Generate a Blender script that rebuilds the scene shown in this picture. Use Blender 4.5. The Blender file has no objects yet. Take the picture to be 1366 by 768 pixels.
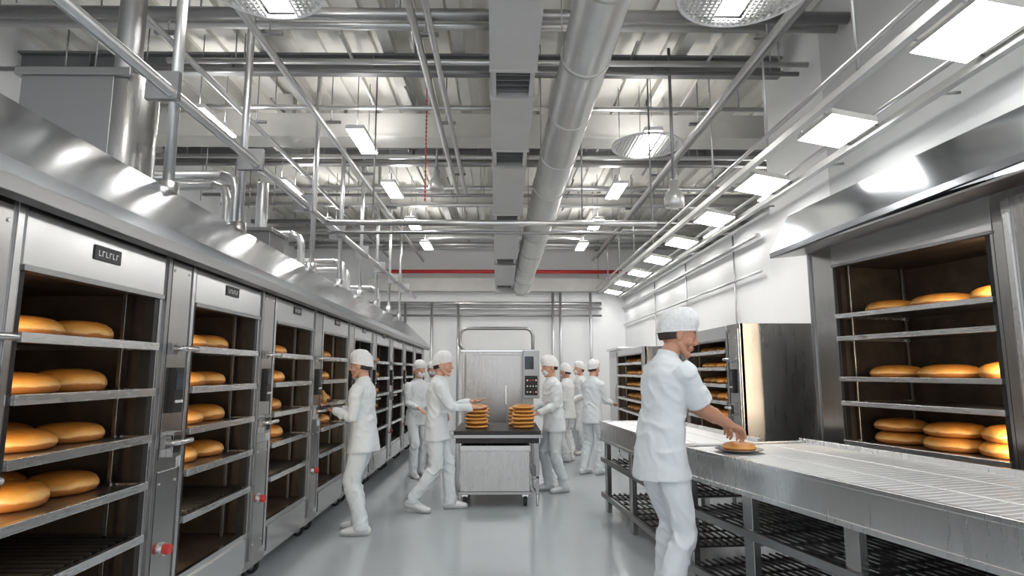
import bpy, math, random
from mathutils import Vector, Matrix, Euler, noise
random.seed(7)
S = bpy.context.scene
COL = S.collection
R = math.radians

# ------------------------------------------------------------------ materials
def nt(name):
    m = bpy.data.materials.new(name); m.use_nodes = True
    n = m.node_tree
    return m, n, n.nodes['Principled BSDF']

def plain(name, col, rough=0.5, metal=0.0, var=0.06, nscale=6.0, bump=0.0, spec=None):
    m, n, b = nt(name)
    tc = n.nodes.new('ShaderNodeTexCoord')
    no = n.nodes.new('ShaderNodeTexNoise'); no.inputs['Scale'].default_value = nscale; no.inputs['Detail'].default_value = 4
    n.links.new(tc.outputs['Object'], no.inputs['Vector'])
    r = n.nodes.new('ShaderNodeValToRGB')
    r.color_ramp.elements[0].position = .3; r.color_ramp.elements[1].position = .7
    r.color_ramp.elements[0].color = (*[c*(1-var) for c in col], 1)
    r.color_ramp.elements[1].color = (*[min(1, c*(1+var)) for c in col], 1)
    n.links.new(no.outputs['Fac'], r.inputs['Fac'])
    n.links.new(r.outputs['Color'], b.inputs['Base Color'])
    b.inputs['Roughness'].default_value = rough
    b.inputs['Metallic'].default_value = metal
    if spec is not None: b.inputs['Specular IOR Level'].default_value = spec
    if bump:
        bp = n.nodes.new('ShaderNodeBump'); bp.inputs['Strength'].default_value = bump; bp.inputs['Distance'].default_value = .01
        n.links.new(no.outputs['Fac'], bp.inputs['Height']); n.links.new(bp.outputs['Normal'], b.inputs['Normal'])
    return m

def steel(name, base=0.6, rough=0.28, scale=(1.5, 1.5, 90), tint=(1, 1, 1), var=.05, metal=1.0):
    m, n, b = nt(name)
    tc = n.nodes.new('ShaderNodeTexCoord'); mp = n.nodes.new('ShaderNodeMapping')
    mp.inputs['Scale'].default_value = scale
    no = n.nodes.new('ShaderNodeTexNoise'); no.inputs['Scale'].default_value = 2.0; no.inputs['Detail'].default_value = 3
    n.links.new(tc.outputs['Object'], mp.inputs['Vector']); n.links.new(mp.outputs['Vector'], no.inputs['Vector'])
    n2 = n.nodes.new('ShaderNodeTexNoise'); n2.inputs['Scale'].default_value = 1.3; n2.inputs['Detail'].default_value = 2
    n.links.new(tc.outputs['Object'], n2.inputs['Vector'])
    mx = n.nodes.new('ShaderNodeMath'); mx.operation = 'ADD'
    n.links.new(no.outputs['Fac'], mx.inputs[0]); n.links.new(n2.outputs['Fac'], mx.inputs[1])
    mh = n.nodes.new('ShaderNodeMath'); mh.operation = 'MULTIPLY'; mh.inputs[1].default_value = .5
    n.links.new(mx.outputs[0], mh.inputs[0])
    mr = n.nodes.new('ShaderNodeMapRange')
    mr.inputs['To Min'].default_value = rough - .06; mr.inputs['To Max'].default_value = rough + .06
    n.links.new(mh.outputs[0], mr.inputs['Value']); n.links.new(mr.outputs['Result'], b.inputs['Roughness'])
    r = n.nodes.new('ShaderNodeValToRGB')
    r.color_ramp.elements[0].position = .3; r.color_ramp.elements[1].position = .7
    r.color_ramp.elements[0].color = (*[base*(1-var)*t for t in tint], 1); r.color_ramp.elements[1].color = (*[min(1, base*(1+var)*t) for t in tint], 1)
    n.links.new(mh.outputs[0], r.inputs['Fac'])
    n.links.new(r.outputs['Color'], b.inputs['Base Color'])
    b.inputs['Metallic'].default_value = metal
    return m

def bread_mat():
    m, n, b = nt('baked_crust')
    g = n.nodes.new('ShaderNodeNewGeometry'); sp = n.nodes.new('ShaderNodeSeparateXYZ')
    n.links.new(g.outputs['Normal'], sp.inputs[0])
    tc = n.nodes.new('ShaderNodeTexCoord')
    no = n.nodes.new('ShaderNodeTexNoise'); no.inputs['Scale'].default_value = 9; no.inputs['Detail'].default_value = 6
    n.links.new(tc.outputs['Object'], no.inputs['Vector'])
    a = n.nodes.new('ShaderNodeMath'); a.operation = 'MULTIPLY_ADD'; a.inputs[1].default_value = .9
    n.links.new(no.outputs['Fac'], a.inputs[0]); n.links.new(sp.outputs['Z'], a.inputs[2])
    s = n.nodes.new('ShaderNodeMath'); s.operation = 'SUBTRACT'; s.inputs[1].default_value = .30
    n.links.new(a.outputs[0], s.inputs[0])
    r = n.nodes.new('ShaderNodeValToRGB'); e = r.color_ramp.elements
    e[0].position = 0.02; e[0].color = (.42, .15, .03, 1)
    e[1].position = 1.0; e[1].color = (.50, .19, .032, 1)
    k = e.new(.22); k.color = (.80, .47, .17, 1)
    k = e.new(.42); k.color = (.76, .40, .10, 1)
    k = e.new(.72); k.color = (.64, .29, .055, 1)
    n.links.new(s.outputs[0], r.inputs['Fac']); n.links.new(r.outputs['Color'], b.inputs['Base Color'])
    b.inputs['Roughness'].default_value = .36
    bp = n.nodes.new('ShaderNodeBump'); bp.inputs['Strength'].default_value = .55; bp.inputs['Distance'].default_value = .016
    n.links.new(no.outputs['Fac'], bp.inputs['Height']); n.links.new(bp.outputs['Normal'], b.inputs['Normal'])
    return m

def emit(name, col, s):
    m, n, b = nt(name)
    b.inputs['Base Color'].default_value = (.9, .9, .9, 1)
    b.inputs['Emission Color'].default_value = (*col, 1); b.inputs['Emission Strength'].default_value = s
    return m

M_ST = steel('brushed_steel', .60, .22, (1.5, 1.5, 30))
M_STV = steel('brushed_steel_vertical', .42, .22, (22, 22, 1.2), (1, .985, .965), .08)
M_STM = steel('machine_steel', .38, .28, (14, 14, 1.2), (1, .985, .96), .09)
M_STL = steel('bright_steel', .76, .28, (2, 20, 2))
M_HOOD = steel('hood_steel', .54, .15, (1.2, .8, 1.2), (.95, .99, 1.04), .08)
M_STD = steel('dark_steel', .32, .32)
M_TRAY = steel('tray_steel', .72, .28, (30, 2, 30))
M_BLK = plain('oven_black', (.022, .020, .019), .42, .3, .3, 9)
M_INT = plain('oven_interior', (.065, .048, .036), .40, .3, .4, 5)
M_RUB = plain('rubber', (.02, .02, .02), .7)
M_WALL = plain('wall_paint', (.87, .875, .875), .6, 0, .015, 1.5)
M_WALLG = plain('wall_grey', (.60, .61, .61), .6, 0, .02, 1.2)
M_CEIL = plain('ceiling_deck', (.80, .785, .74), .7, 0, .05, 1.0)
M_BEAM = plain('beam_paint', (.62, .61, .58), .55, .0, .06, 3)
M_RAIL = plain('rail_paint', (.46, .46, .45), .4, .5, .05, 3)
M_BEAMD = plain('beam_dark', (.20, .205, .21), .5, .2, .1, 3)
M_PIPE = steel('galvanised_pipe', .62, .34, (8, 8, 8))
M_PIPED = steel('pipe_dark', .34, .38, (8, 8, 8))
M_DUCT = plain('duct_paint', (.58, .58, .565), .33, .5, .05, 4)
M_DUCTW = plain('duct_white', (.56, .56, .55), .5, .05, .04, 3)
M_RED = plain('red_paint', (.55, .04, .035), .45)
M_LABEL = plain('label_black', (.012, .012, .014), .35)
M_WHT = plain('label_white', (.8, .8, .8), .5)
M_SCR = plain('screen_glass', (.02, .03, .045), .12)
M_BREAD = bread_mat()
M_LAMP = emit('lamp_diffuser', (1, .98, .95), 32)
M_UPFILL = emit('added_upfill', (1, .98, .95), 15)  # glowing strip added on top of the fixtures to brighten the ceiling
M_LAMP2 = emit('track_diffuser', (1, .99, .97), 11)
M_CLOTH = plain('uniform_cotton', (.68, .72, .745), .85, 0, .03, 5, .12)
M_CAP = plain('hairnet_fabric', (.74, .75, .76), .8, 0, .12, 90, .35)
M_SKIN = plain('skin', (.50, .255, .165), .5, 0, .06, 12)
M_SKIN2 = plain('skin_fair', (.58, .33, .23), .5, 0, .06, 12)
M_HAIR = plain('hair_dark', (.035, .024, .018), .6, 0, .3, 60, .4)
M_LIP = plain('lips', (.42, .16, .13), .5)
M_EYE = plain('eye_white', (.60, .58, .56), .35)
M_SHOE = plain('shoe_white', (.68, .69, .70), .5)
M_SOLE = plain('shoe_sole', (.35, .36, .37), .7)
M_CONV = steel('conveyor_slats', .86, .36, (40, 2, 2), metal=.7)

def floor_mat():
    m, n, b = nt('epoxy_floor')
    tc = n.nodes.new('ShaderNodeTexCoord')
    no = n.nodes.new('ShaderNodeTexNoise'); no.inputs['Scale'].default_value = .8; no.inputs['Detail'].default_value = 6
    n.links.new(tc.outputs['Object'], no.inputs['Vector'])
    r = n.nodes.new('ShaderNodeValToRGB')
    r.color_ramp.elements[0].position = .3; r.color_ramp.elements[0].color = (.42, .455, .48, 1)
    r.color_ramp.elements[1].position = .7; r.color_ramp.elements[1].color = (.46, .495, .52, 1)
    n.links.new(no.outputs['Fac'], r.inputs['Fac']); n.links.new(r.outputs['Color'], b.inputs['Base Color'])
    mr = n.nodes.new('ShaderNodeMapRange'); mr.inputs['To Min'].default_value = .08; mr.inputs['To Max'].default_value = .18
    n.links.new(no.outputs['Fac'], mr.inputs['Value']); n.links.new(mr.outputs['Result'], b.inputs['Roughness'])
    b.inputs['Specular IOR Level'].default_value = .9
    return m
M_FLOOR = floor_mat()

# ------------------------------------------------------------------ mesh builder
class MB:
    def __init__(s): s.v = []; s.f = []; s.m = []; s.sm = []; s.mats = []
    def mi(s, m):
        if m not in s.mats: s.mats.append(m)
        return s.mats.index(m)
    def face(s, idx, mi, sm=False): s.f.append(idx); s.m.append(mi); s.sm.append(sm)
    def box(s, x0, x1, y0, y1, z0, z1, mat):
        if x0 > x1: x0, x1 = x1, x0
        if y0 > y1: y0, y1 = y1, y0
        if z0 > z1: z0, z1 = z1, z0
        b = len(s.v); mi = s.mi(mat)
        s.v += [(x0,y0,z0),(x1,y0,z0),(x1,y1,z0),(x0,y1,z0),(x0,y0,z1),(x1,y0,z1),(x1,y1,z1),(x0,y1,z1)]
        for q in ((3,2,1,0),(4,5,6,7),(0,1,5,4),(1,2,6,5),(2,3,7,6),(3,0,4,7)): s.face([b+i for i in q], mi)
    def prism(s, poly, y0, y1, mat, dz1=0.0):
        b = len(s.v); mi = s.mi(mat); k = len(poly)
        s.v += [(x, y0, z) for x, z in poly] + [(x, y1, z+dz1) for x, z in poly]
        s.face([b+i for i in range(k)], mi); s.face([b+k+i for i in reversed(range(k))], mi)
        for i in range(k):
            j = (i+1) % k; s.face([b+i, b+k+i, b+k+j, b+j], mi)
    def tube(s, pts, rads, mat, n=12, ref=None, caps='round', smooth=True):
        pts = [Vector(p) for p in pts]; mi = s.mi(mat)
        rads = [(r, r) if not isinstance(r, tuple) else r for r in rads]
        T = []
        for i in range(len(pts)):
            a = pts[max(0, i-1)]; c = pts[min(len(pts)-1, i+1)]; T.append((c-a).normalized())
        if ref is None:
            ref = Vector((0, 0, 1)) if abs(T[0].z) < .8 else Vector((0, 1, 0))
        ref = Vector(ref); rings = []; side = ref
        P = []; A = []
        if caps == 'round':
            e = min(rads[0]); P += [pts[0]-T[0]*e*.75, pts[0]-T[0]*e*.4]; A += [(rads[0][0]*.45, rads[0][1]*.45), (rads[0][0]*.82, rads[0][1]*.82)]
            TT = [T[0], T[0]]
        else: TT = []
        P += pts; A += rads; TT += T
        if caps == 'round':
            e = min(rads[-1]); P += [pts[-1]+T[-1]*e*.4, pts[-1]+T[-1]*e*.75]; A += [(rads[-1][0]*.82, rads[-1][1]*.82), (rads[-1][0]*.45, rads[-1][1]*.45)]
            TT += [T[-1], T[-1]]
        for p, (a, c), t in zip(P, A, TT):
            sd = side - t*side.dot(t)
            if sd.length < 1e-4: sd = t.orthogonal()
            sd.normalize(); side = sd; o = t.cross(sd)
            b = len(s.v); rings.append(b)
            for k in range(n):
                an = 2*math.pi*k/n
                s.v.append(tuple(p + sd*a*math.cos(an) + o*c*math.sin(an)))
        for a, b in zip(rings, rings[1:]):
            for k in range(n):
                j = (k+1) % n; s.face([a+k, a+j, b+j, b+k], mi, smooth)
        s.face([rings[0]+k for k in reversed(range(n))], mi, smooth and caps == 'round')
        s.face([rings[-1]+k for k in range(n)], mi, smooth and caps == 'round')
    def cyl(s, p0, p1, r, mat, n=12, r2=None):
        s.tube([p0, p1], [r, r if r2 is None else r2], mat, n, caps='flat')
    def revolve(s, c, prof, mat, n=20, sx=1, sy=1, rot=0):
        b0 = len(s.v); mi = s.mi(mat); rings = []
        for r, z in prof:
            b = len(s.v); rings.append(b)
            for k in range(n):
                a = 2*math.pi*k/n; x = r*math.cos(a)*sx; y = r*math.sin(a)*sy
                s.v.append((c[0]+x*math.cos(rot)-y*math.sin(rot), c[1]+x*math.sin(rot)+y*math.cos(rot), c[2]+z))
        for a, b in zip(rings, rings[1:]):
            for k in range(n):
                j = (k+1) % n; s.face([a+k, a+j, b+j, b+k], mi, True)
        s.face([rings[0]+k for k in reversed(range(n))], mi, True); s.face([rings[-1]+k for k in range(n)], mi, True)
    def ell(s, c, r, mat, n=16, m=10, M=None, fn=None):
        b = len(s.v); mi = s.mi(mat); rings = []
        for i in range(m+1):
            th = math.pi*(i+.02 if i == 0 else (i-.02 if i == m else i))/m; rings.append(len(s.v))
            for k in range(n):
                a = 2*math.pi*k/n
                p = Vector((math.sin(th)*math.cos(a), math.sin(th)*math.sin(a), -math.cos(th)))
                if fn: q = fn(p)
                else: q = Vector((p.x*r[0], p.y*r[1], p.z*r[2]))
                q = q + Vector(c)
                if M: q = M @ q
                s.v.append(tuple(q))
        for a, c2 in zip(rings, rings[1:]):
            for k in range(n):
                j = (k+1) % n; s.face([a+k, a+j, c2+j, c2+k], mi, True)
        s.face([rings[0]+k for k in reversed(range(n))], mi, True); s.face([rings[-1]+k for k in range(n)], mi, True)
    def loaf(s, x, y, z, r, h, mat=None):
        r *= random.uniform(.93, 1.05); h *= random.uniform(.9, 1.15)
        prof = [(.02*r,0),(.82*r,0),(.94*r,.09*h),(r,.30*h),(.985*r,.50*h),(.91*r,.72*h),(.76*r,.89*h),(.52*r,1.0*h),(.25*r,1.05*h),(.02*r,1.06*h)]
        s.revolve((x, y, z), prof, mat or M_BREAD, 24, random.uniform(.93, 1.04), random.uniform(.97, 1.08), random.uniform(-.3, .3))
    def build(s, name, loc=(0,0,0), rot=0.0, parent=None, bevel=0.0, mods=None, smooth_all=None):
        me = bpy.data.meshes.new(name); me.from_pydata(s.v, [], s.f)
        for m in s.mats: me.materials.append(m)
        for p, mi, sm in zip(me.polygons, s.m, s.sm):
            p.material_index = mi; p.use_smooth = sm if smooth_all is None else smooth_all
        me.update()
        o = bpy.data.objects.new(name, me); COL.objects.link(o)
        o.location = loc; o.rotation_euler = (0, 0, rot)
        if parent: o.parent = parent
        if bevel:
            b = o.modifiers.new('bevel', 'BEVEL'); b.width = bevel; b.segments = 2; b.limit_method = 'ANGLE'; b.angle_limit = R(50)
        return o

# ------------------------------------------------------------------ room shell
ZC = 5.3
def single(name, x0, x1, y0, y1, z0, z1, mat):
    b = MB(); b.box(x0, x1, y0, y1, z0, z1, mat); return b.build(name)
single('floor', -5.6, 6.1, -3, 16.2, -.12, 0, M_FLOOR)
single('wall_left', -5.7, -5.5, -3, 16.2, 0, ZC, M_WALL)
single('wall_back', -5.5, 6.0, 16, 16.2, 0, ZC, M_WALL)
single('wall_outer_right', 6.0, 6.2, 7.3, 16.2, 0, ZC, M_WALLG)
b = MB()
b.box(3.25, 3.4, 7.1, 16, 0, 3.42, M_WALL)
b.box(3.22, 3.42, 7.1, 16, 3.42, 3.47, M_WALLG)
b.box(3.25, 3.45, 5.75, 7.1, 0, ZC, M_WALL)
b.box(3.25, 3.45, -3, 5.75, 2.95, ZC, M_WALLG)
b.box(3.25, 3.45, -3, 1.4, 0, 2.95, M_WALLG)
b.box(3.45, 6.0, 7.0, 7.1, 0, ZC, M_WALLG)
b.build('wall_right')
b = MB()
b.box(-5.7, 6.2, -3, 16.2, ZC+.06, ZC+.16, M_CEIL)
x = -5.6
while x < 6.1:
    b.box(x, x+.16, -3, 16.2, ZC, ZC+.06, M_CEIL); x += .30
b.build('ceiling')

# ------------------------------------------------------------------ roof steel
def ibeam(name, y, z0, h, mat, x0=-5.5, x1=6.0, w=.16):
    b = MB()
    b.box(x0, x1, y-w/2, y+w/2, z0, z0+.025, mat); b.box(x0, x1, y-w/2, y+w/2, z0+h-.025, z0+h, mat)
    b.box(x0, x1, y-.012, y+.012, z0+.025, z0+h-.025, mat)
    x = x0+.8
    while x < x1:
        b.box(x, x+.015, y-w/2+.01, y+w/2-.01, z0+.025, z0+h-.025, mat); x += 1.6
    b.build(name)
ibeam('steel_roof_beam', 3.4, 4.92, .19, M_BEAM, x1=3.2)
ibeam('steel_roof_beam', 6.5, 4.90, .21, M_BEAMD, x1=3.2)
ibeam('steel_roof_beam', 9.4, 4.86, .25, M_BEAMD)
ibeam('steel_roof_beam', 11.9, 4.86, .25, M_BEAM)
ibeam('steel_roof_beam', 14.4, 4.86, .25, M_BEAM)
b = MB(); b.box(-5.5, 6, 7.75, 8.1, 4.66, 4.98, M_BEAM); b.box(-5.5, 6, 7.72, 8.13, 4.64, 4.66, M_BEAM)
for i in range(7): b.box(-4.8+i*1.7, -4.6+i*1.7, 7.85, 8.0, 4.98, 5.3, M_BEAM)
b.build('main_girder')
b = MB()
for x in (-4.6, -3.7, -2.75, -1.35, -.55, 1.15, 2.0, 2.9, 4.2):
    y0 = 7.2 if x > 3 else 0
    b.box(x, x+.07, y0, 16, 5.14, 5.3, M_BEAM); b.box(x-.03, x+.10, y0, 16, 5.12, 5.14, M_BEAM)
b.build('roof_purlins')
b = MB()
for y, z, r, m, x0, x1 in ((5.15,4.78,.055,M_PIPED,-5.5,3.2),(5.35,4.80,.05,M_PIPE,-5.5,3.2),(5.9,4.72,.03,M_PIPE,-3.5,3.2),
    (8.6,4.68,.035,M_PIPE,-5.4,5.9),(9.0,4.72,.05,M_PIPED,-5.4,5.9),(10.2,4.7,.05,M_PIPE,-5.4,5.9),(10.5,4.66,.03,M_PIPED,-5.4,5.9),
    (11.2,4.68,.045,M_PIPE,-5.4,5.9),(12.6,4.7,.05,M_PIPED,-5.4,5.9),(13.2,4.68,.05,M_PIPE,-5.4,5.9),(14.0,4.68,.06,M_PIPE,-5.4,5.9),
    (14.9,4.7,.06,M_PIPE,-5.4,5.9),(15.3,4.7,.05,M_PIPE,-5.4,5.9),(7.0,4.72,.03,M_PIPE,-5.4,3.2),(6.1,4.72,.025,M_PIPED,-5.4,3.2)):
    b.cyl((x0,y,z),(x1,y,z),r,m,10)
    x = x0+.7
    while x < x1: b.cyl((x,y,z),(x,y,5.3),.008,M_PIPED,6); x += 1.9
b.build('ceiling_pipework')
b = MB()
for i in range(46):
    x = random.uniform(-5, 3.0); y = random.uniform(4, 15.5); z = random.uniform(4.1, 4.7)
    if abs(x-.3) < .55 or abs(abs(x)-1.85) < .6: continue
    b.cyl((x,y,z),(x,y,5.3),.007,M_PIPED,5)
for i in range(26):
    x = random.uniform(-5, 2.8); y = random.uniform(5, 12); l = random.uniform(.8, 2.6)
    z = random.uniform(5.02, 5.1); b.cyl((x,y,z),(x+random.uniform(-.1,.1),y+l,z),.018,random.choice([M_PIPE,M_PIPED,M_BEAM]),6)
b.build('hanger_rods')

# ------------------------------------------------------------------ ducts
A = Vector((.86, 0.2, 4.60)); B = Vector((.38, 12.9, 3.36))
b = MB()
b.cyl(A, B, .205, M_DUCT, 40)
d = (B-A)
for i in range(1, 14):
    p = A + d*(i/14); b.cyl(p-d.normalized()*.02, p+d.normalized()*.02, .215, M_DUCT, 40)
    if i % 2:
        b.cyl((p.x-.2, p.y, p.z), (p.x-.2, p.y, 5.3), .006, M_PIPED, 6); b.cyl((p.x+.2, p.y, p.z), (p.x+.2, p.y, 5.3), .006, M_PIPED, 6)
b.cyl(B, B+d.normalized()*.06, .22, M_DUCT, 40)
b.build('round_air_duct')
b = MB()
L = 12.9; cuts = [0, 3.75, 5.1, 6.6, 8.6, 10.8, 12.8]
for i, (y0, y1) in enumerate(zip(cuts, cuts[1:])):
    g = .42 if i else .55
    ye = y1-g
    b.box(-.2, .2, y0, ye, -.14, .16, M_DUCTW)
    b.box(-.207, .207, y0, y0+.03, -.15, .17, M_DUCTW); b.box(-.207, .207, ye-.03, ye, -.15, .17, M_DUCTW)
    b.box(-.19, -.15, ye, y1, -.12, .14, M_DUCTW); b.box(.15, .19, ye, y1, -.12, .14, M_DUCTW)
    b.box(-.15, .15, ye, y1, .0, .12, M_BEAMD)
    for k in range(5):
        yy = ye+g*(k+.5)/5; b.box(-.15, .15, yy-.006, yy+.006, -.09, -.03, M_BEAMD)
    for sx in (-.17, .17): b.cyl((sx, y0+.2, .16), (sx, y0+.2, .46+.1*y0), .007, M_PIPED, 6)
b.box(-.2, .2, L-.1, L, -.2, .16, M_DUCTW)
o = b.build('rectangular_air_duct', (.12, .2, 4.66)); o.rotation_euler = (R(-5.6), 0, R(.5))

b = MB()
b.cyl((-2.05,0,3.22),(-2.05,13.8,3.22),.036,M_PIPE,14); b.cyl((-2.16,0,3.30),(-2.16,13.8,3.30),.028,M_PIPE,14)
for k in range(10): b.box(-2.2,-2.0,.9+1.3*k,.94+1.3*k,3.17,3.35,M_PIPED)
b.cyl((-2.05,6.7,3.2),(1.75,6.7,3.2),.035,M_PIPE,14); b.cyl((-2.05,6.85,3.12),(1.75,6.85,3.12),.018,M_PIPED,10)
for x in (-1.5, 0.9, 1.7): b.cyl((x,6.7,3.2),(x,6.7,5.12),.01,M_PIPED,6)
b.build('overhead_pipe_run')
b = MB()
b.cyl((-2.17,0,4.46),(-2.17,15.9,4.46),.035,M_PIPE,12); b.cyl((-.80,0,4.56),(-.80,10,4.56),.035,M_PIPE,12); b.cyl((-.66,0,4.56),(-.66,10,4.56),.03,M_PIPE,12)
b.cyl((2.4,0,4.5),(2.4,15.9,4.5),.035,M_PIPE,12); b.cyl((2.52,0,4.56),(2.52,15.9,4.56),.025,M_PIPED,12)
b.cyl((-3.1,0,4.56),(-3.1,15.9,4.56),.03,M_PIPE,12)
for k in range(8):
    for x in (-2.17,-.73,2.46,-3.1):
        if x == -.73 and k > 4: continue
        b.box(x-.12,x+.12,1.18+2*k,1.22+2*k,4.60,4.63,M_PIPED); b.cyl((x,1.2+2*k,4.6),(x,1.2+2*k,5.3),.008,M_PIPED,6)
b.build('ceiling_conduits')
for y, r in ((3.95,.036),(5.05,.032),(7.0,.03),(8.2,.028),(9.4,.028),(10.6,.028),(11.8,.028),(13.0,.028)):
    b = MB(); b.cyl((-2.27,y,2.60),(-2.27,y,5.3),r,M_PIPE,14); b.cyl((-2.27,y,2.60),(-2.27,y,2.78),r*1.9,M_PIPE,14)
    b.build('hood_support_pole')
b = MB()
for x,y,z in ((-2.45,5.35,3.3),(-2.6,5.5,3.25),(-2.5,7.3,3.2),(-2.4,8.9,3.15),(-2.6,9.9,3.2),(-2.4,11.4,3.1)):
    b.tube([(x,y,2.3),(x,y,z-.15),(x-.03,y,z-.04),(x-.14,y,z)],[.045]*4,M_PIPE,12,caps='flat'); b.cyl((x-.14,y,z),(-5.4,y,z),.045,M_PIPE,12)
b.build('oven_vent_pipes')
b = MB()
b.box(-3.36,-2.72,3.98,4.30,2.2,3.6,M_STD)
b.cyl((-2.69,4.15,2.2),(-2.69,4.15,3.60),.17,M_STM,32)
b.box(-3.40,-2.6,3.96,4.38,3.56,3.62,M_STD)
b.cyl((-2.84,4.3,3.6),(-2.84,4.3,5.12),.09,M_PIPED,20); b.cyl((-2.84,4.3,3.62),(-2.84,4.3,3.7),.12,M_PIPED,20); b.cyl((-2.84,4.3,4.4),(-2.84,4.3,4.46),.10,M_PIPE,20)
b.build('exhaust_unit', bevel=.006)
b = MB(); b.box(-2.75,-2.38,6.0,6.4,2.2,2.95,M_STD); b.box(-2.78,-2.35,5.97,6.43,2.93,2.97,M_STM); b.cyl((-2.56,6.2,2.97),(-2.56,6.2,3.5),.06,M_PIPE); b.build('exhaust_unit', bevel=.005)

b = MB(); b.cyl((-3.2,15.6,4.12),(3.4,15.6,4.12),.05,M_RED,10)
b.build('red_sprinkler_pipe')
b = MB()
for z,r,m in ((3.3,.05,M_PIPE),(3.16,.04,M_PIPE),(2.98,.03,M_PIPED)): b.cyl((-3.8,15.85,z),(2.6,15.85,z),r,m,10)
for x in (-2.6,-1.9,-1.2,1.3,1.5,2.3): b.cyl((x,15.82,0),(x,15.82,3.3 if x<0 else 3.6),.035,M_PIPE,10)
b.box(-3.6,2.8,15.7,15.95,3.62,3.95,M_BEAM)
b.build('wall_pipework')
b = MB()
b.cyl((3.18,7.3,3.2),(3.18,15.9,3.2),.035,M_PIPE,10); b.cyl((3.2,7.3,2.75),(3.2,15.9,2.75),.018,M_PIPE,10)
for y in (8.2,10.4,12.6): b.cyl((3.21,y,.1),(3.21,y,3.4),.012,M_PIPED,8)
b.build('wall_conduit')
b = MB(); b.cyl((-.95,7.0,3.75),(-.95,7.0,5.3),.005,M_RED,8)
for i in range(26): b.ell((-.95,7.0,3.56+.05*i),(.011,.008,.022),M_RED,8,6)
b.build('red_hoist_chain')
b = MB()
zi, zo = 3.60, 3.47; xi, xo = 2.53, 3.05
for x,z in ((xi,zi),(xo,zo)):
    b.box(x-.03,x+.03,.3,15.9,z-.03,z+.03,M_RAIL)
    b.cyl((x-.07,.3,z+.10),(x-.07,15.9,z+.10),.02,M_PIPE,10)
ys = [1.82+1.48*i for i in range(10)]
for y in ys:
    L = .56
    ax, cx = xi+.08, xo-.08; az, cz = zi-.03, zo+.03
    base = len(b.v); mi = b.mi(M_LAMP2)
    b.v += [(ax,y-L/2,az-.02),(cx,y-L/2,cz-.02),(cx,y+L/2,cz-.02),(ax,y+L/2,az-.02),(ax,y-L/2,az+.03),(cx,y-L/2,cz+.03),(cx,y+L/2,cz+.03),(ax,y+L/2,az+.03)]
    b.face([base+i for i in (3,2,1,0)], mi); mb_ = b.mi(M_BEAM)
    for q in ((4,5,6,7),(0,1,5,4),(1,2,6,5),(2,3,7,6),(3,0,4,7)): b.face([base+i for i in q], mb_)
    for s_ in (-.2,.2): b.tube([(xi,y+s_,zi+.012),(xo,y+s_,zo+.012)],[.012,.012],M_PIPE,8,caps='flat')
    b.cyl((xi,y+.7,zi),(xi,y+.7,5.3),.012,M_PIPE,8); b.cyl((xo,y+.7,zo),(3.26,y+.7,zo+.02),.012,M_PIPE,6)
b.build('track_light_rail')
def fixture(x, y, z=4.38, w=.22, l=.82, disc=0):
    b = MB()
    b.box(x-w/2,x+w/2,y-l/2,y+l/2,z,z+.05,M_WHT); b.box(x-w/2+.012,x+w/2-.012,y-l/2+.012,y+l/2-.012,z-.012,z-.001,M_LAMP)
    b.box(x-w/2+.02,x+w/2-.02,y-l/2+.02,y+l/2-.02,z+.051,z+.056,M_UPFILL)
    for s_ in (-.3,.3): b.cyl((x,y+s_,z+.05),(x,y+s_,5.3),.006,M_PIPED,6)
    b.build('ceiling_light')
    if disc:
        d = MB(); st = .042; n = int(disc/st); zz = z-.04
        for i in range(-n, n+1):
            h = math.sqrt(max(0, disc*disc-(i*st)**2))
            if h < .05: continue
            if abs(i*st) > w/2+.01: d.tube([(x+i*st,y-h,zz),(x+i*st,y+h,zz)],[.009,.009],M_WHT,6,caps='flat')
            else:
                for q in (-1,1):
                    if h > l/2+.03: d.tube([(x+i*st,y+q*h,zz),(x+i*st,y+q*(l/2+.01),zz)],[.009,.009],M_WHT,6,caps='flat')
            if abs(i*st) > l/2+.01: d.tube([(x-h,y+i*st,zz+.01),(x+h,y+i*st,zz+.01)],[.009,.009],M_WHT,6,caps='flat')
            else:
                for q in (-1,1): d.tube([(x+q*h,y+i*st,zz+.01),(x+q*(w/2+.01),y+i*st,zz+.01)],[.009,.009],M_WHT,6,caps='flat')
        ring = [(x+disc*math.cos(a*math.pi/18),y+disc*math.sin(a*math.pi/18),zz+.005) for a in range(37)]
        d.tube(ring,[.018]*37,M_WHT,8,caps='flat')
        d.cyl((x+disc*.8,y,zz),(x+disc*.8,y,5.12),.006,M_PIPED,6); d.cyl((x-disc*.8,y,zz),(x-disc*.8,y,5.12),.006,M_PIPED,6)
        d.build('mesh_reflector_disc')
for y in (1.4,4.08,7.25,9.3,11.5,13.6):
    fixture(-1.78,y,disc=.44 if y==4.08 else 0); fixture(1.80,y,disc={4.08:.5,7.25:.42}.get(y,0))
for y in (6.7,9.2,11.6): fixture(-3.4,y)
for y in (9.4,12.2): fixture(4.4,y)
for x,y,z in ((-.98,8.4,4.1),(1.85,6.3,3.28)):
    b = MB(); b.cyl((x,y,z+.3),(x,y,5.12),.018,M_PIPED,8)
    b.revolve((x,y,z),[(.02,0),(.09,.0),(.11,.03),(.105,.12),(.08,.17),(.045,.2),(.045,.3),(.01,.32)],M_DUCT,20)
    b.build('pendant_sensor_housing')

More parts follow.
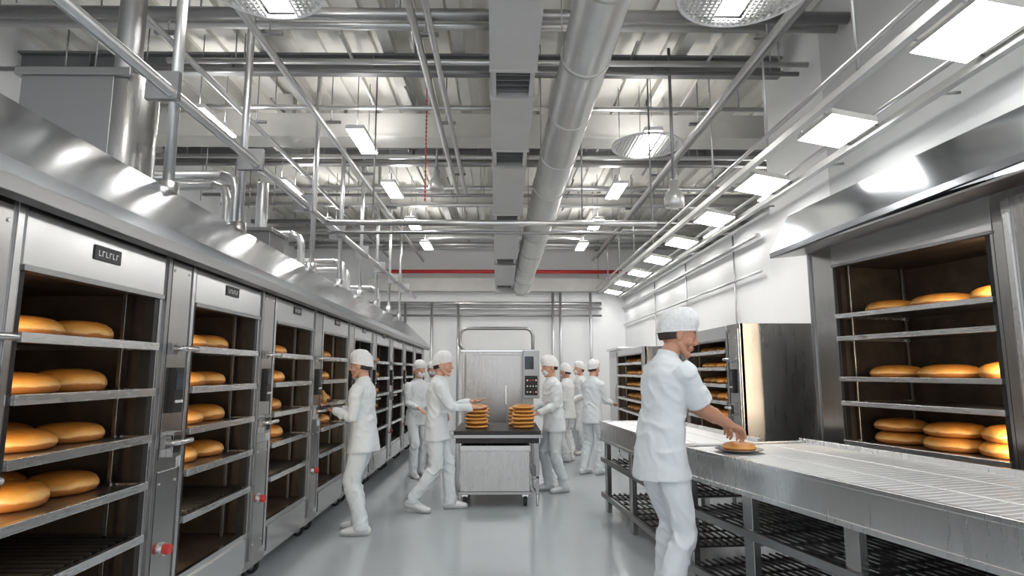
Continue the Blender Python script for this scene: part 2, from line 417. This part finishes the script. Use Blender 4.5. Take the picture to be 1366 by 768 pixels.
# ------------------------------------------------------------------ ovens
def oven(name, loc, rot, w, jl, jr, zt, z0, ztop, levels, depth=.95, r=.15, h=.085, cols=(), skip=(), rowsx=(-.24,-.58), label=True, casters=True, dbl=(), post_kit=True, black_last=True, inner=M_INT, fill=0):
    b = MB(); Y0 = -jl; Y1 = w+jr; zb = .14 if casters else 0.0
    b.box(-depth,-depth+.03,Y0,Y1,zb,ztop,M_ST)
    b.box(-depth+.03,-depth+.06,0,w,z0,zt,inner)
    b.box(-depth+.03,0,Y0,Y0+.02,zb,ztop,M_STM)
    b.box(-depth+.03,0,Y1-.02,Y1,zb,ztop,M_STM)
    b.box(-depth+.03,-.03,Y0+.02,Y1-.02,ztop-.03,ztop,M_ST)
    b.box(-depth+.06,-.03,0,w,zt,zt+.02,inner); b.box(-depth+.06,-.03,0,w,z0-.02,z0,inner)
    b.box(-depth+.06,-.03,-.025,0,z0,zt,inner); b.box(-depth+.06,-.03,w,w+.025,z0,zt,inner)
    b.box(-.03,.012,0,w,zt,ztop,M_ST); b.box(-.03,.022,0.0,w,zt-.018,zt+.006,M_STD)
    b.box(-.03,.0,0,w,zb,z0,M_ST); b.box(0,.015,.03,w-.03,zb+.04,z0-.04,M_ST)
    if jl > .02:
        b.box(-.03,.006,Y0+.02,-.0,zb,ztop,M_STV); b.box(.006,.02,Y0+.03,Y0+.06,zb+.05,ztop-.03,M_STD)
    b.box(-.03,.006,w,Y1,zb,ztop,M_STV)
    b.box(-.05,.004,0,.025,z0,zt,M_BLK); b.box(-.05,.004,w-.055,w-.02,z0,zt,M_BLK); b.box(-.05,.010,w-.02,w,z0,zt,M_STV)
    for yy in (.03,w-.09):
        for xx in (-.12,-.7): b.box(xx-.02,xx,yy,yy+.015,z0,zt,M_STD)
    if post_kit:
        pc = w+jr/2
        b.box(.006,.022,w+.02,w+.05,zb+.06,ztop-.05,M_STD); b.box(.006,.018,Y1-.05,Y1-.02,zb+.06,ztop-.05,M_ST)
        b.box(.006,.016,w+.07,Y1-.07,zb+.1,1.0,M_STV); b.box(.006,.016,w+.07,Y1-.07,1.06,ztop-.08,M_STV)
        b.box(.016,.045,pc-.05,pc+.04,1.30,1.54,M_BLK); b.box(.045,.049,pc-.04,pc+.03,1.42,1.52,M_SCR)
        for i in range(3): b.cyl((.045,pc-.03+.025*i,1.36),(.055,pc-.03+.025*i,1.36),.008,M_WHT,10)
        for zz in (1.64,1.15):
            b.box(.006,.05,pc-.11,pc-.05,zz-.03,zz+.03,M_STD)
            b.tube([(.03,pc-.08,zz),(.085,pc-.08,zz),(.095,pc-.06,zz),(.095,pc+.07,zz)],[.014]*4,M_STL,10)
        b.box(.016,.05,pc-.03,pc+.05,1.07,1.20,M_STV); b.box(.05,.054,pc-.02,pc+.04,1.09,1.18,M_BLK)
        b.cyl((.01,pc,.60),(.03,pc,.60),.035,M_STL,16); b.cyl((.03,pc,.60),(.06,pc,.60),.026,M_RED,16)
        for zz in (zb+.16,.94,1.12,ztop-.14):
            for yy in (w+.09,Y1-.09): b.cyl((.016,yy,zz),(.021,yy,zz),.007,M_STL,8)
    if label:
        lz = (zt+ztop)/2-.02
        b.box(.012,.018,w*.5-.09,w*.5+.09,lz-.03,lz+.035,M_LABEL)
        for i in range(6):
            y = w*.5-.068+i*.024; b.box(.018,.020,y,y+.005,lz-.012,lz+.014,M_WHT)
            b.box(.018,.020,y,y+.016,lz-.012+.021*(i%2),lz-.007+.021*(i%2),M_WHT)
    for i, z in enumerate(levels):
        last = black_last and i == len(levels)-1
        sm = M_BLK if last else M_STD
        b.box(-depth+.08,.0,.03,w-.06,z-.012,z-.004,sm)
        b.box(0,.03,.012,w-.03,z-.034,z+.004,M_TRAY); b.box(-depth+.1,0,.012,.03,z-.034,z+.004,M_TRAY); b.box(-depth+.1,0,w-.06,w-.042,z-.034,z+.004,M_TRAY)
        if last:
            y = .07
            while y < w-.08: b.box(-depth+.1,-.01,y,y+.012,z-.004,z+.012,M_BLK); y += .055
    if casters:
        for yy in (Y0+.15 if jl>.1 else .1, Y1-.12):
            for xx in (-.12,-depth+.12):
                b.cyl((xx,yy-.02,.055),(xx,yy+.02,.055),.055,M_RUB,18); b.cyl((xx,yy-.024,.055),(xx,yy+.024,.055),.025,M_STL,12)
                b.box(xx-.03,xx+.03,yy-.032,yy-.024,.05,.13,M_STL); b.box(xx-.03,xx+.03,yy+.024,yy+.032,.05,.13,M_STL); b.box(xx-.045,xx+.045,yy-.045,yy+.045,.125,.14,M_STL)
        b.box(-depth+.05,-.05,Y0+.02,Y1-.02,zb-.0,zb+.02,M_STD)
    o = b.build(name, loc, rot, bevel=.003)
    if fill:  # unseen warm strip added behind the jamb to brighten the loaves
        ld = bpy.data.lights.new('oven_fill_light','AREA'); ld.shape='RECTANGLE'; ld.size=.05; ld.size_y=(zt-z0)*.9; ld.energy=abs(fill); ld.color=(1,.80,.55)
        lo = bpy.data.objects.new('oven_fill_light', ld); COL.objects.link(lo); lo.parent = o
        near = fill > 0
        lo.location = (-.075, .03 if near else w-.065, (zt+z0)/2)
        dirv = Vector((-.35, 1 if near else -1, 0)).normalized()
        M = Matrix((dirv.cross(Vector((0,0,1))), Vector((0,0,1)), -dirv)).transposed(); lo.rotation_euler = M.to_euler()
    l = MB()
    for i, z in enumerate(levels):
        if i in skip or (black_last and i == len(levels)-1): continue
        for x in rowsx:
            for c in cols:
                yy = c+random.uniform(-.012,.012)
                l.loaf(x+random.uniform(-.012,.012), yy, z-.003, r, h)
                if i in dbl: l.loaf(x, yy, z-.003+h*1.0, r*.97, h)
    l.build('bread_loaves', (0,0,0), 0, parent=o)
    return o
LV = [1.66,1.43,1.20,.97,.72]
for k in range(-1, 9):
    cols = (.20,.52) if k in (2,4,7) else (.35,.67)
    oven('bakery_oven', (-1.8, 2.22+1.26*k, 0), 0, .93, .0, .33, 1.91, .40, 2.2, LV, cols=cols, skip=((3,) if k in (4,6) else ()), r=.150, h=.09, fill=(4.5 if k in (0,1,2,3) else 0))
b = MB()
y0, y1 = .3, 13.75; dz = -.16
b.prism([(-1.70,2.21),(-1.70,2.27),(-2.22,2.76),(-2.90,2.76),(-2.90,2.73),(-2.23,2.73),(-1.735,2.26),(-1.735,2.21)], y0, y1, M_HOOD, dz)
b.prism([(-1.69,2.15),(-1.69,2.212),(-1.76,2.212),(-1.76,2.15)], y0, y1, M_STD, dz)
b.build('extractor_hood', bevel=.004)
rot = math.pi + R(14.5)
RL = (2.87,5.12,0)
oven('bakery_oven', RL, rot, 1.36, .30, .5, 2.43, .74, 2.78, [2.0,1.81,1.47,1.27,.95], cols=(.28,.72,1.17), skip=(1,3), r=.20, h=.10, depth=.85,
     rowsx=(-.30,), label=False, casters=False, dbl=(4,), post_kit=False, black_last=False, fill=-13)
b = MB()
b.prism([(.40,2.53),(.40,2.58),(.17,2.95),(-.30,2.95),(-.30,2.92),(.15,2.92),(.37,2.57),(.37,2.53)], -.30, 3.4, M_HOOD, .30)
b.prism([(.38,2.53),(.38,2.55),(.0,2.60),(.0,2.58)], -.30, 3.4, M_STD, .20)
b.build('extractor_hood', RL, rot, bevel=.004)
b = MB(); b.box(.02,.12,1.50,1.84,.05,2.6,M_STM); b.box(.12,.14,1.52,1.56,.12,2.5,M_STL); b.box(-.3,.05,1.88,3.3,0,2.6,M_STV); b.build('oven_side_cabinet', RL, rot, bevel=.005)
oven('bakery_oven', (2.38,7.75,0), math.pi, 1.38, .10, .36, 1.86, .75, 2.0, [1.74,1.56,1.38,1.20,1.0], cols=(.17,.43,.69,.95,1.2), r=.12, h=.07, depth=.80, label=False, casters=False, post_kit=True, black_last=False, fill=-8)
oven('bakery_oven', (2.13,11.2,0), math.pi, 1.95, .10, .18, 1.80, .60, 1.90, [1.66,1.46,1.26,1.06,.86], cols=(.2,.5,.8,1.1,1.4,1.7), r=.13, h=.08, depth=.9, label=False, casters=False, post_kit=False, black_last=False, fill=-9)
b = MB(); b.box(2.35,3.15,12.2,13.4,0,1.95,M_STV); b.box(2.3,3.18,12.15,13.45,1.95,2.0,M_ST); b.box(2.32,2.35,12.3,13.2,.3,1.8,M_ST); b.cyl((2.30,12.4,.9),(2.30,12.4,1.3),.015,M_STL); b.build('steel_cabinet', bevel=.005)

b = MB()
b.box(-.66,.47,9.6,10.6,.12,1.84,M_STM); b.box(-.68,.49,9.58,10.62,1.82,1.86,M_ST); b.box(-.60,.28,9.585,9.6,.5,1.78,M_STM)
b.box(-.62,-.60,9.575,9.6,.5,1.78,M_STD); b.box(.02,.05,9.56,9.585,1.0,1.3,M_STL)
b.box(.30,.56,9.48,9.60,1.1,1.84,M_STD); b.box(.33,.47,9.465,9.48,1.55,1.75,M_SCR); b.box(.33,.53,9.465,9.48,1.15,1.45,M_BLK)
for i in range(4):
    for j in range(3): b.cyl((.37+.045*i,9.465,1.2+.09*j),(.37+.045*i,9.455,1.2+.09*j),.012,random.choice([M_WHT,M_RED,M_STL]),8)
for x in (-.6,.4):
    for y in (9.7,10.5): b.cyl((x,y,0),(x,y,.12),.03,M_STL)
b.tube([(-.64,9.9,1.85),(-.72,9.9,1.95),(-.72,9.9,2.12),(-.68,9.9,2.19),(-.6,9.9,2.22),(.38,9.9,2.22),(.45,9.9,2.18),(.48,9.9,2.1),(.48,9.9,1.85)],[.028]*9,M_PIPED,12)
b.build('dough_mixing_machine', bevel=.006)
b = MB()
b.box(-.57,.43,7.05,8.2,.80,.84,M_BLK); b.box(-.59,.45,7.03,8.22,.76,.80,M_STD); b.box(-.55,.41,7.06,8.19,.70,.76,M_BLK)
b.box(-.49,.30,7.04,7.85,.17,.68,M_STM); b.box(-.50,.31,7.025,7.04,.62,.68,M_STV); b.box(-.51,.32,7.02,7.87,.14,.17,M_STD)
for x in (-.55,.37):
    for y in (7.1,8.1): b.box(x,x+.04,y,y+.04,.12,.70,M_STD)
b.box(.33,.41,7.1,8.14,.3,.33,M_STD)
for x in (-.44,.25):
    for y in (7.12,7.8):
        b.cyl((x-.02,y,.06),(x+.02,y,.06),.06,M_RUB,16); b.box(x-.035,x+.035,y-.03,y+.03,.1,.145,M_STL)
for x in (-.53,.39):
    for y in (7.12,8.12): b.cyl((x,y,0),(x,y,.12),.018,M_STL)
b.build('bakery_cart', bevel=.004)
b = MB()
for x,n in ((-.33,6),(.24,6)):
    for k in range(n): b.loaf(x+random.uniform(-.008,.008),7.45,.842+.045*k,.145,.048)
for x in (-.33,.2):
    for k in range(5): b.loaf(x,7.85,.842+.045*k,.145,.048)
b.build('stacked_flatbreads')

# ------------------------------------------------------------------ conveyors
def conveyor(name, loc, rot, L, W, H, legs, ext=.9):
    b = MB()
    b.box(0,.03,-L,ext,H-.19,H+.012,M_STL); b.box(-.012,0,-L,ext,H-.01,H+.016,M_STL); b.box(-.010,0,-L,ext,H-.20,H-.17,M_STL)
    b.box(W-.03,W,-L,ext,H-.19,H+.03,M_STL)
    b.box(.0,W,ext-.02,ext,H-.19,H+.012,M_STL)
    b.box(.03,W-.03,-L,ext-.02,H-.05,H-.022,M_BLK)
    y = -L
    while y < ext-.05:
        b.box(.035,W-.035,y,y+.040,H-.02,H-.002,M_CONV); y += .052
    for k in (.33,.66): b.box(W*k-.006,W*k+.006,-L,ext-.03,H-.004,H+.002,M_CONV)
    for ly in legs:
        for x in (.02,W-.09): b.box(x,x+.05,ly-.045,ly+.045,0,H-.19,M_STV)
        b.box(.05,W-.06,ly-.02,ly+.02,.50,.54,M_STD); b.box(.05,W-.06,ly-.02,ly+.02,.12,.16,M_STD)
    for z in (.52,.14):
        b.box(.0,.03,-L,ext,z,z+.05,M_STD); b.box(W-.05,W-.02,-L,ext,z,z+.05,M_STD)
        x = .07
        while x < W-.06: b.box(x,x+.014,-L,ext-.03,z+.02,z+.034,M_BLK); x += .06
        y = -L
        while y < ext-.05: b.box(.03,W-.05,y,y+.02,z+.006,z+.02,M_BLK); y += .22
    return b.build(name, loc, rot, bevel=.003)
conveyor('slat_conveyor', (1.30,4.42,0), R(14.6), 3.1, 1.12, .97, [.0,-.66,-1.45,-2.25,-3.0], ext=.12)
conveyor('work_table', (1.28,4.90,0), R(5.2), 0.0, .82, .95, [.12,1.0,1.9], ext=2.05)
b = MB(); px, py = 1.62, 4.22
b.revolve((px,py,.975),[(.02,0),(.10,0),(.155,.014),(.16,.018),(.15,.018),(.10,.006),(.02,.005)],M_STD,32); b.build('serving_plate')
b = MB(); b.loaf(px,py,.982,.115,.055); b.build('bread_loaf')

# ------------------------------------------------------------------ people
def ik(a, c, l1, l2, hint):
    a, c, hint = Vector(a), Vector(c), Vector(hint)
    d = c-a; L = d.length
    if L > (l1+l2)*.995: c = a+d.normalized()*(l1+l2)*.995; d = c-a; L = d.length
    x = (l1*l1-l2*l2+L*L)/(2*L); hh = math.sqrt(max(0, l1*l1-x*x)); t = d.normalized()
    h = (hint-t*hint.dot(t)).normalized()
    return a+t*x+h*hh, c

def hand(b, w, d, pn, side, mat, curl=.5):
    w = Vector(w); d = Vector(d).normalized(); pn = Vector(pn); pn = (pn-d*pn.dot(d)).normalized()
    l = d.cross(pn).normalized()*side
    b.tube([w-d*.01, w+d*.02, w+d*.055, w+d*.088],[(.026,.019),(.031,.018),(.040,.017),(.040,.014)],mat,12,ref=l)
    for i,(o,ln) in enumerate(((.030,.072),(.010,.080),(-.011,.074),(-.031,.058))):
        p = w+d*(.085-.004*abs(i-1))+l*o; ang = curl*.25; pts=[p-d*.015,p]; dirn = d
        for sg,f in enumerate((.45,.32,.23)):
            ang += curl*(.45 if sg else .35)
            dirn = (d*math.cos(ang)+pn*math.sin(ang)+l*o*.9).normalized(); p = p+dirn*ln*f*1.08; pts.append(p)
        b.tube(pts,[.0095,.0098,.009,.0085,.0072],mat,10)
    p = w+d*.022+l*.030; t1=(d*.62+l*.62+pn*.35).normalized(); t2=(d*.85+l*.2+pn*.45).normalized()
    b.tube([p-l*.01,p+t1*.035,p+t1*.035+t2*.028,p+t1*.035+t2*.052],[.013,.0125,.0105,.0085],mat,10)

PUFF = bpy.data.textures.new('cap_puff','CLOUDS'); PUFF.noise_scale=.06; PUFF.noise_depth=1

def add_folds(o, seed, amp=1.0):
    dg = bpy.context.evaluated_depsgraph_get()
    me = bpy.data.meshes.new_from_object(o.evaluated_get(dg))
    off = Vector((seed*3.7, seed*1.3, seed*2.1))
    N = [v.normal.copy() for v in me.vertices]
    for v, nn in zip(me.vertices, N):
        p = v.co
        w_ = .75 if p.z > 1.28 else (1.0 if p.z > .72 else .95)
        q = Vector((p.x*7.5, p.y*7.5, p.z*1.9 + p.x*1.5)) + off
        a = noise.noise(q)
        q2 = Vector((p.x*10+p.z*5, p.y*10-p.z*4, p.z*6.5)) + off*2
        c2 = 1-min(1, abs(noise.noise(q2))*3.4)
        zone = max(math.exp(-((p.z-1.06)/.10)**2), math.exp(-((p.z-.47)/.12)**2), math.exp(-((p.z-.17)/.07)**2), .8*math.exp(-((p.z-1.28)/.08)**2))
        v.co = p + nn*(amp*w_*(.017*a + .012*(c2-.4)*(.3+zone)))
    for p in me.polygons: p.use_smooth = True
    o.modifiers.clear(); o.data = me

PID = [0]
def person(name, loc, heading, scale=1.0, wr=None, wl=None, ar=(0,-.1), al=(0,.1), lean=0.0, pelvis=(0,0), hyaw=0, hpitch=0, skin=None, short=False,
           mask=False, near=False, curl=.6, palm=(0,0,-1), heel=(0,0), hem=.76, twist=0, hfwd=0.0, slim=1.0, hs=1.0):
    PID[0] += 1
    skin = skin or M_SKIN2
    E = bpy.data.objects.new(name, None); COL.objects.link(E); E.location = loc; E.rotation_euler = (0,0,R(heading)); E.scale = (scale,)*3
    pz = .92; P = Vector((pelvis[0],pelvis[1],pz))
    up = Vector((math.sin(lean),0,math.cos(lean)))
    tw = Matrix.Rotation(R(twist),3,'Z'); sy = tw @ Vector((0,1,0))
    def sp(z): return P+up*(z-pz)
    c = MB(); m = M_CLOTH
    for s_, an, hl in ((-1,ar,heel[0]),(1,al,heel[1])):
        hip = P+Vector((0,.088*s_,-.02)); ank = Vector((an[0],an[1],.085+hl))
        kn, ank = ik(hip, ank, .425, .415, (1,.08*s_,0))
        mid = (hip+kn)/2; calf = kn+(ank-kn)*.4
        c.tube([hip+Vector((0,0,.03)),mid+Vector((-.005,0,0)),kn,calf+Vector((-.012,0,0)),ank+Vector((0,0,.03)),ank+Vector((0,0,-.03))],[(.092,.10),(.084,.090),(.072,.076),(.068,.072),(.062,.067),(.068,.080)],m,18,ref=(0,1,0),caps='flat')
        sh = MB(); fx = (Vector((1,.12*s_,0))).normalized()
        a0 = Vector((ank.x,ank.y,0))
        sh.tube([a0-fx*.065+Vector((0,0,.045+hl)),a0-fx*.02+Vector((0,0,.05+hl*.9)),a0+fx*.06+Vector((0,0,.045+hl*.4)),a0+fx*.13+Vector((0,0,.036)),a0+fx*.175+Vector((0,0,.03))],
                [(.036,.042),(.040,.050),(.044,.042),(.046,.033),(.034,.024)],M_SHOE,16,ref=(0,1,0))
        sh.v = [(x,y,max(zz,.012)) for x,y,zz in sh.v]
        sh.tube([a0-fx*.07+Vector((0,0,.008+hl)),a0+fx*.06+Vector((0,0,.008+hl*.3)),a0+fx*.185+Vector((0,0,.008))],[(.040,.010),(.046,.010),(.040,.010)],M_SOLE,16,ref=(0,1,0))
        sh.v = [(x,y,max(zz,0)) for x,y,zz in sh.v]
        sh.build('shoe', parent=E)
    hemc = Vector((P.x*.6+.0, P.y, hem))
    k = slim
    c.tube([hemc, (hemc+P)/2, sp(1.0), sp(1.11), sp(1.24), sp(1.33), sp(1.395), sp(1.435), sp(1.455)],
           [(.200*k,.162*k),(.186*k,.146*k),(.168*k,.122*k),(.158*k,.112*k),(.172*k,.122*k),(.180,.118),(.160,.096),(.100,.078),(.064,.064)],m,26,ref=sy,caps='flat')
    c.tube([sp(1.445)+Vector((.005,0,0)), sp(1.475)+Vector((.012,0,0))],[(.066,.068),(.062,.064)],m,20,ref=sy,caps='flat')
    sk = MB()
    for s_, wv in ((-1,wr),(1,wl)):
        sho = sp(1.375)+sy*(.165*s_)
        if wv is None: wv = (.04,.26*s_,.84)
        el, wri = ik(sho, wv, .285, .255, Vector((-.55,.28*s_,-.85)))
        if short:
            k2 = sho+(el-sho)*.82
            c.tube([sho-sy*.03*s_,sho+(el-sho)*.12,sho+(el-sho)*.45,k2],[.068,.070,.066,.076],m,16,caps='flat')
            sk.tube([sho+(el-sho)*.3,sho+(el-sho)*.65,el,el+(wri-el)*.3,el+(wri-el)*.7,wri],[.048,.046,.041,.042,.033,.027],skin,14)
        else:
            c.tube([sho-sy*.03*s_,sho+(el-sho)*.12,sho+(el-sho)*.5,el,el+(wri-el)*.5,el+(wri-el)*.93],[.066,.069,.060,.054,.049,.043],m,16,caps='flat')
            sk.tube([el+(wri-el)*.6,wri],[.030,.027],skin,12)
        fd = (wri-el).normalized()
        pn = Vector(palm)
        hand(sk, wri, fd+Vector((.25,0,-.05)), pn, -s_ if pn.z<0 else s_, skin, curl)
    o = c.build('uniform', parent=E, smooth_all=True)
    r_ = o.modifiers.new('remesh','REMESH'); r_.mode='VOXEL'; r_.voxel_size=.008 if near else .011; r_.use_smooth_shade=True
    s2 = o.modifiers.new('smooth','SMOOTH'); s2.factor=.5; s2.iterations=5
    add_folds(o, PID[0])
    nb = sp(1.44); hc = sp(1.44)+Vector((.03+hfwd,0,.155-.2*hfwd))
    HM = Matrix.Translation(hc) @ Euler((0,R(hpitch),R(hyaw)),'XYZ').to_matrix().to_4x4() @ Matrix.Scale(hs,4)
    sk.tube([nb-up*.04,nb+up*.04+Vector((hfwd*.5,0,0)),hc+Vector((-.02,0,-.05))],[.056,.052,.052],skin,16)
    def hf(p):
        x,y,z = p.x*.098,p.y*.075,p.z*.118
        if p.z<0:
            k=-p.z; y*=1-.30*k**1.5
            if p.x>0: x=x*(1-.10*k)
            else: x=x*(1-.45*k)
        if p.x<0: y*=1.04
        return Vector((x,y,z))
    sk.ell((0,0,0),(1,1,1),skin,28,20,HM,hf)
    def hp(v): return HM @ Vector(v)
    sk.tube([hp((.088,0,.022)),hp((.101,0,-.004)),hp((.112,0,-.026)),hp((.098,0,-.034))],[.010,.012,.015,.012],skin,12)
    sk.tube([hp((.082,-.035,.026)),hp((.093,0,.024)),hp((.082,.035,.026))],[.010,.010,.010],skin,10)
    sk.ell((.074,0,-.098),(.026,.028,.020),skin,12,8,HM)
    sk.ell((.083,0,-.062),(.018,.026,.018),skin,12,8,HM)
    for s_ in (-1,1):
        sk.ell((-.002,.083*s_,-.012),(.020,.011,.031),skin,12,8,HM)
        sk.ell((.055,.045*s_,-.03),(.03,.022,.025),skin,12,8,HM)
        sk.tube([hp((.015,.055*s_,-.055)),hp((.06,.035*s_,-.095))],[.018,.018],skin,10)
    o = sk.build('skin', parent=E, smooth_all=True)
    r_ = o.modifiers.new('remesh','REMESH'); r_.mode='VOXEL'; r_.voxel_size=.0042 if near else .006; r_.use_smooth_shade=True
    s2 = o.modifiers.new('smooth','SMOOTH'); s2.factor=.5; s2.iterations=3 if near else 1
    f = MB()
    for s_ in (-1,1):
        f.ell((.0765,.031*s_,.004),(.010,.0125,.006),M_EYE,12,8,HM); f.ell((.0845,.031*s_,.004),(.0035,.0055,.0055),M_HAIR,10,6,HM)
        f.tube([hp((.086,.018*s_,.024)),hp((.088,.032*s_,.029)),hp((.076,.048*s_,.024))],[.003,.004,.003],M_HAIR,8)
    if not mask:
        f.tube([hp((.090,-.024,-.060)),hp((.1015,0,-.057)),hp((.090,.024,-.060))],[.003,.0055,.003],M_LIP,8)
        f.tube([hp((.090,-.020,-.066)),hp((.100,0,-.067)),hp((.090,.020,-.066))],[.003,.0055,.003],M_LIP,8)
    def hairf(p):
        z=max(p.z,-.36+.30*p.x); x=p.x
        if x>.12: x=.12+(x-.12)*.15
        return Vector((x*.102-.003,p.y*.0785,z*.120))
    f.ell((-.004,0,.008),(1,1,1),M_HAIR,24,18,HM,hairf)
    f.build('face_and_hair', parent=E)
    if mask:
        k = MB()
        def mf(p): return Vector((p.x*.036,p.y*.058,p.z*.042))
        k.ell((.073,0,-.055),(1,1,1),M_CLOTH,18,12,HM,mf)
        for s_ in (-1,1): k.tube([hp((.07,.055*s_,-.04)),hp((.0,.085*s_,.0))],[.002,.002],M_WHT,6)
        k.build('face_mask', parent=E)
    k = MB()
    rings = []; mi = k.mi(M_CAP); NN = 56
    def rim(a): return -.008+.103*math.cos(a), .0835*math.sin(a), .010+.036*math.cos(a)
    for i in range(16):
        t = i/15; rings.append(len(k.v))
        for j in range(NN):
            a = 2*math.pi*j/NN; rx, ry, rz = rim(a)
            th = t*math.pi/2
            g = (1+.15*math.sin(min(th*2, math.pi/2)))*math.cos(th)**.85 if t < 1 else .01
            zz = rz*(1-t)**.8 + (.150)*math.sin(th)
            gather = 1+.022*math.sin(a*14)*(1-t)**1.5
            k.v.append(tuple(hp((-.012+(rx+.012)*g*gather-.006*math.sin(th), ry*g*gather, zz))))
    for a_, b_ in zip(rings, rings[1:]):
        for j in range(NN):
            jj = (j+1) % NN; k.face([a_+j, a_+jj, b_+jj, b_+j], mi, True)
    k.face([rings[-1]+j for j in range(NN)], mi, True)
    k.tube([hp((rim(2*math.pi*i/32)[0]*1.0, rim(2*math.pi*i/32)[1]*1.0, rim(2*math.pi*i/32)[2])) for i in range(33)],[.0045]*33,M_CAP,8,caps='flat')
    o = k.build('hairnet_cap', parent=E, smooth_all=True)
    dm = o.modifiers.new('puff','DISPLACE'); dm.texture=PUFF; dm.texture_coords='LOCAL'; dm.strength=.010; dm.mid_level=.4
    return E

E = person('baker', (1.03,3.95,0), 18, 1.12, wr=(.42,-.06,1.045), wl=(.47,.13,1.05), ar=(-.06,-.09), al=(.06,.11), lean=.13, hpitch=16, hyaw=-22,
       skin=M_SKIN, short=True, near=True, curl=1.0, pelvis=(-.03,0), hfwd=.055, slim=.96, hs=1.08)
b = MB()
for o_ in (-.012,.012): b.tube([(.50,.01+o_*.3,1.03),(.55,.02+o_,.97),(.585,.03+o_*.4,.935)],[.004,.004,.003],M_STL,8)
b.build('tongs', parent=E)
E = person('baker', (-1.36,6.0,0), 172, .99, wr=(.30,-.10,1.16), wl=(.27,.13,1.16), ar=(.06,-.1), al=(-.04,.1), lean=.04, hpitch=8, curl=.5, palm=(0,0,1), hs=1.05)
b = MB(); b.box(.28,.46,-.13,.17,1.175,1.19,M_STD); b.box(.30,.44,-.10,.14,1.19,1.20,M_BLK); b.tube([(.40,.05,1.21),(.40,.05,1.30),(.42,.05,1.34)],[.02,.022,.012],M_BREAD,10)
b.build('clipboard', parent=E)
person('baker', (-.74,6.9,0), 2, 1.0, wr=(.40,-.13,1.12), wl=(.38,.14,1.17), ar=(-.24,-.10), al=(.15,.09), lean=.07, hpitch=6, heel=(.05,0), curl=.35, pelvis=(-.02,0), palm=(0,0,1), hs=1.05, hyaw=-10)
person('baker', (.66,7.95,0), 198, .99, wr=(.30,-.14,1.03), wl=(.30,.15,1.0), ar=(.05,-.10), al=(-.08,.10), lean=.06, hpitch=14, mask=True, curl=.7, hs=1.05)
person('baker', (-1.28,9.1,0), -55, .965, wr=(.24,-.10,1.02), wl=(.26,.12,1.05), ar=(.10,-.1), al=(-.06,.1), hpitch=8, mask=True, hs=1.05)
person('baker', (-1.22,10.4,0), -85, .97, hpitch=4, mask=True)
person('baker', (1.34,9.25,0), 40, .98, wr=(.34,-.12,1.06), wl=(.34,.12,1.08), ar=(.04,-.1), al=(-.10,.1), lean=.06, hpitch=8)
person('baker', (1.10,10.5,0), 150, .95, wr=(.25,-.1,1.0), wl=(.25,.1,1.0), mask=True, hpitch=8)
person('baker', (1.45,11.4,0), 200, .98, wr=(.25,-.1,1.0), wl=(.25,.1,1.0), mask=True)

# ------------------------------------------------------------------ world + camera
w = bpy.data.worlds.new('World'); S.world = w; w.use_nodes = True
w.node_tree.nodes['Background'].inputs['Color'].default_value = (.93,.96,1,1)
w.node_tree.nodes['Background'].inputs['Strength'].default_value = 1.3
S.view_settings.view_transform = 'Standard'
S.view_settings.look = 'None'
S.view_settings.exposure = 0.38
cam = bpy.data.cameras.new('camera'); co = bpy.data.objects.new('camera', cam); COL.objects.link(co)
cam.sensor_width = 36; cam.lens = 800/1366*36; cam.clip_start = .05
co.location = (0,0,1.52); co.rotation_euler = (R(97.9),0,R(-.79))
S.camera = co
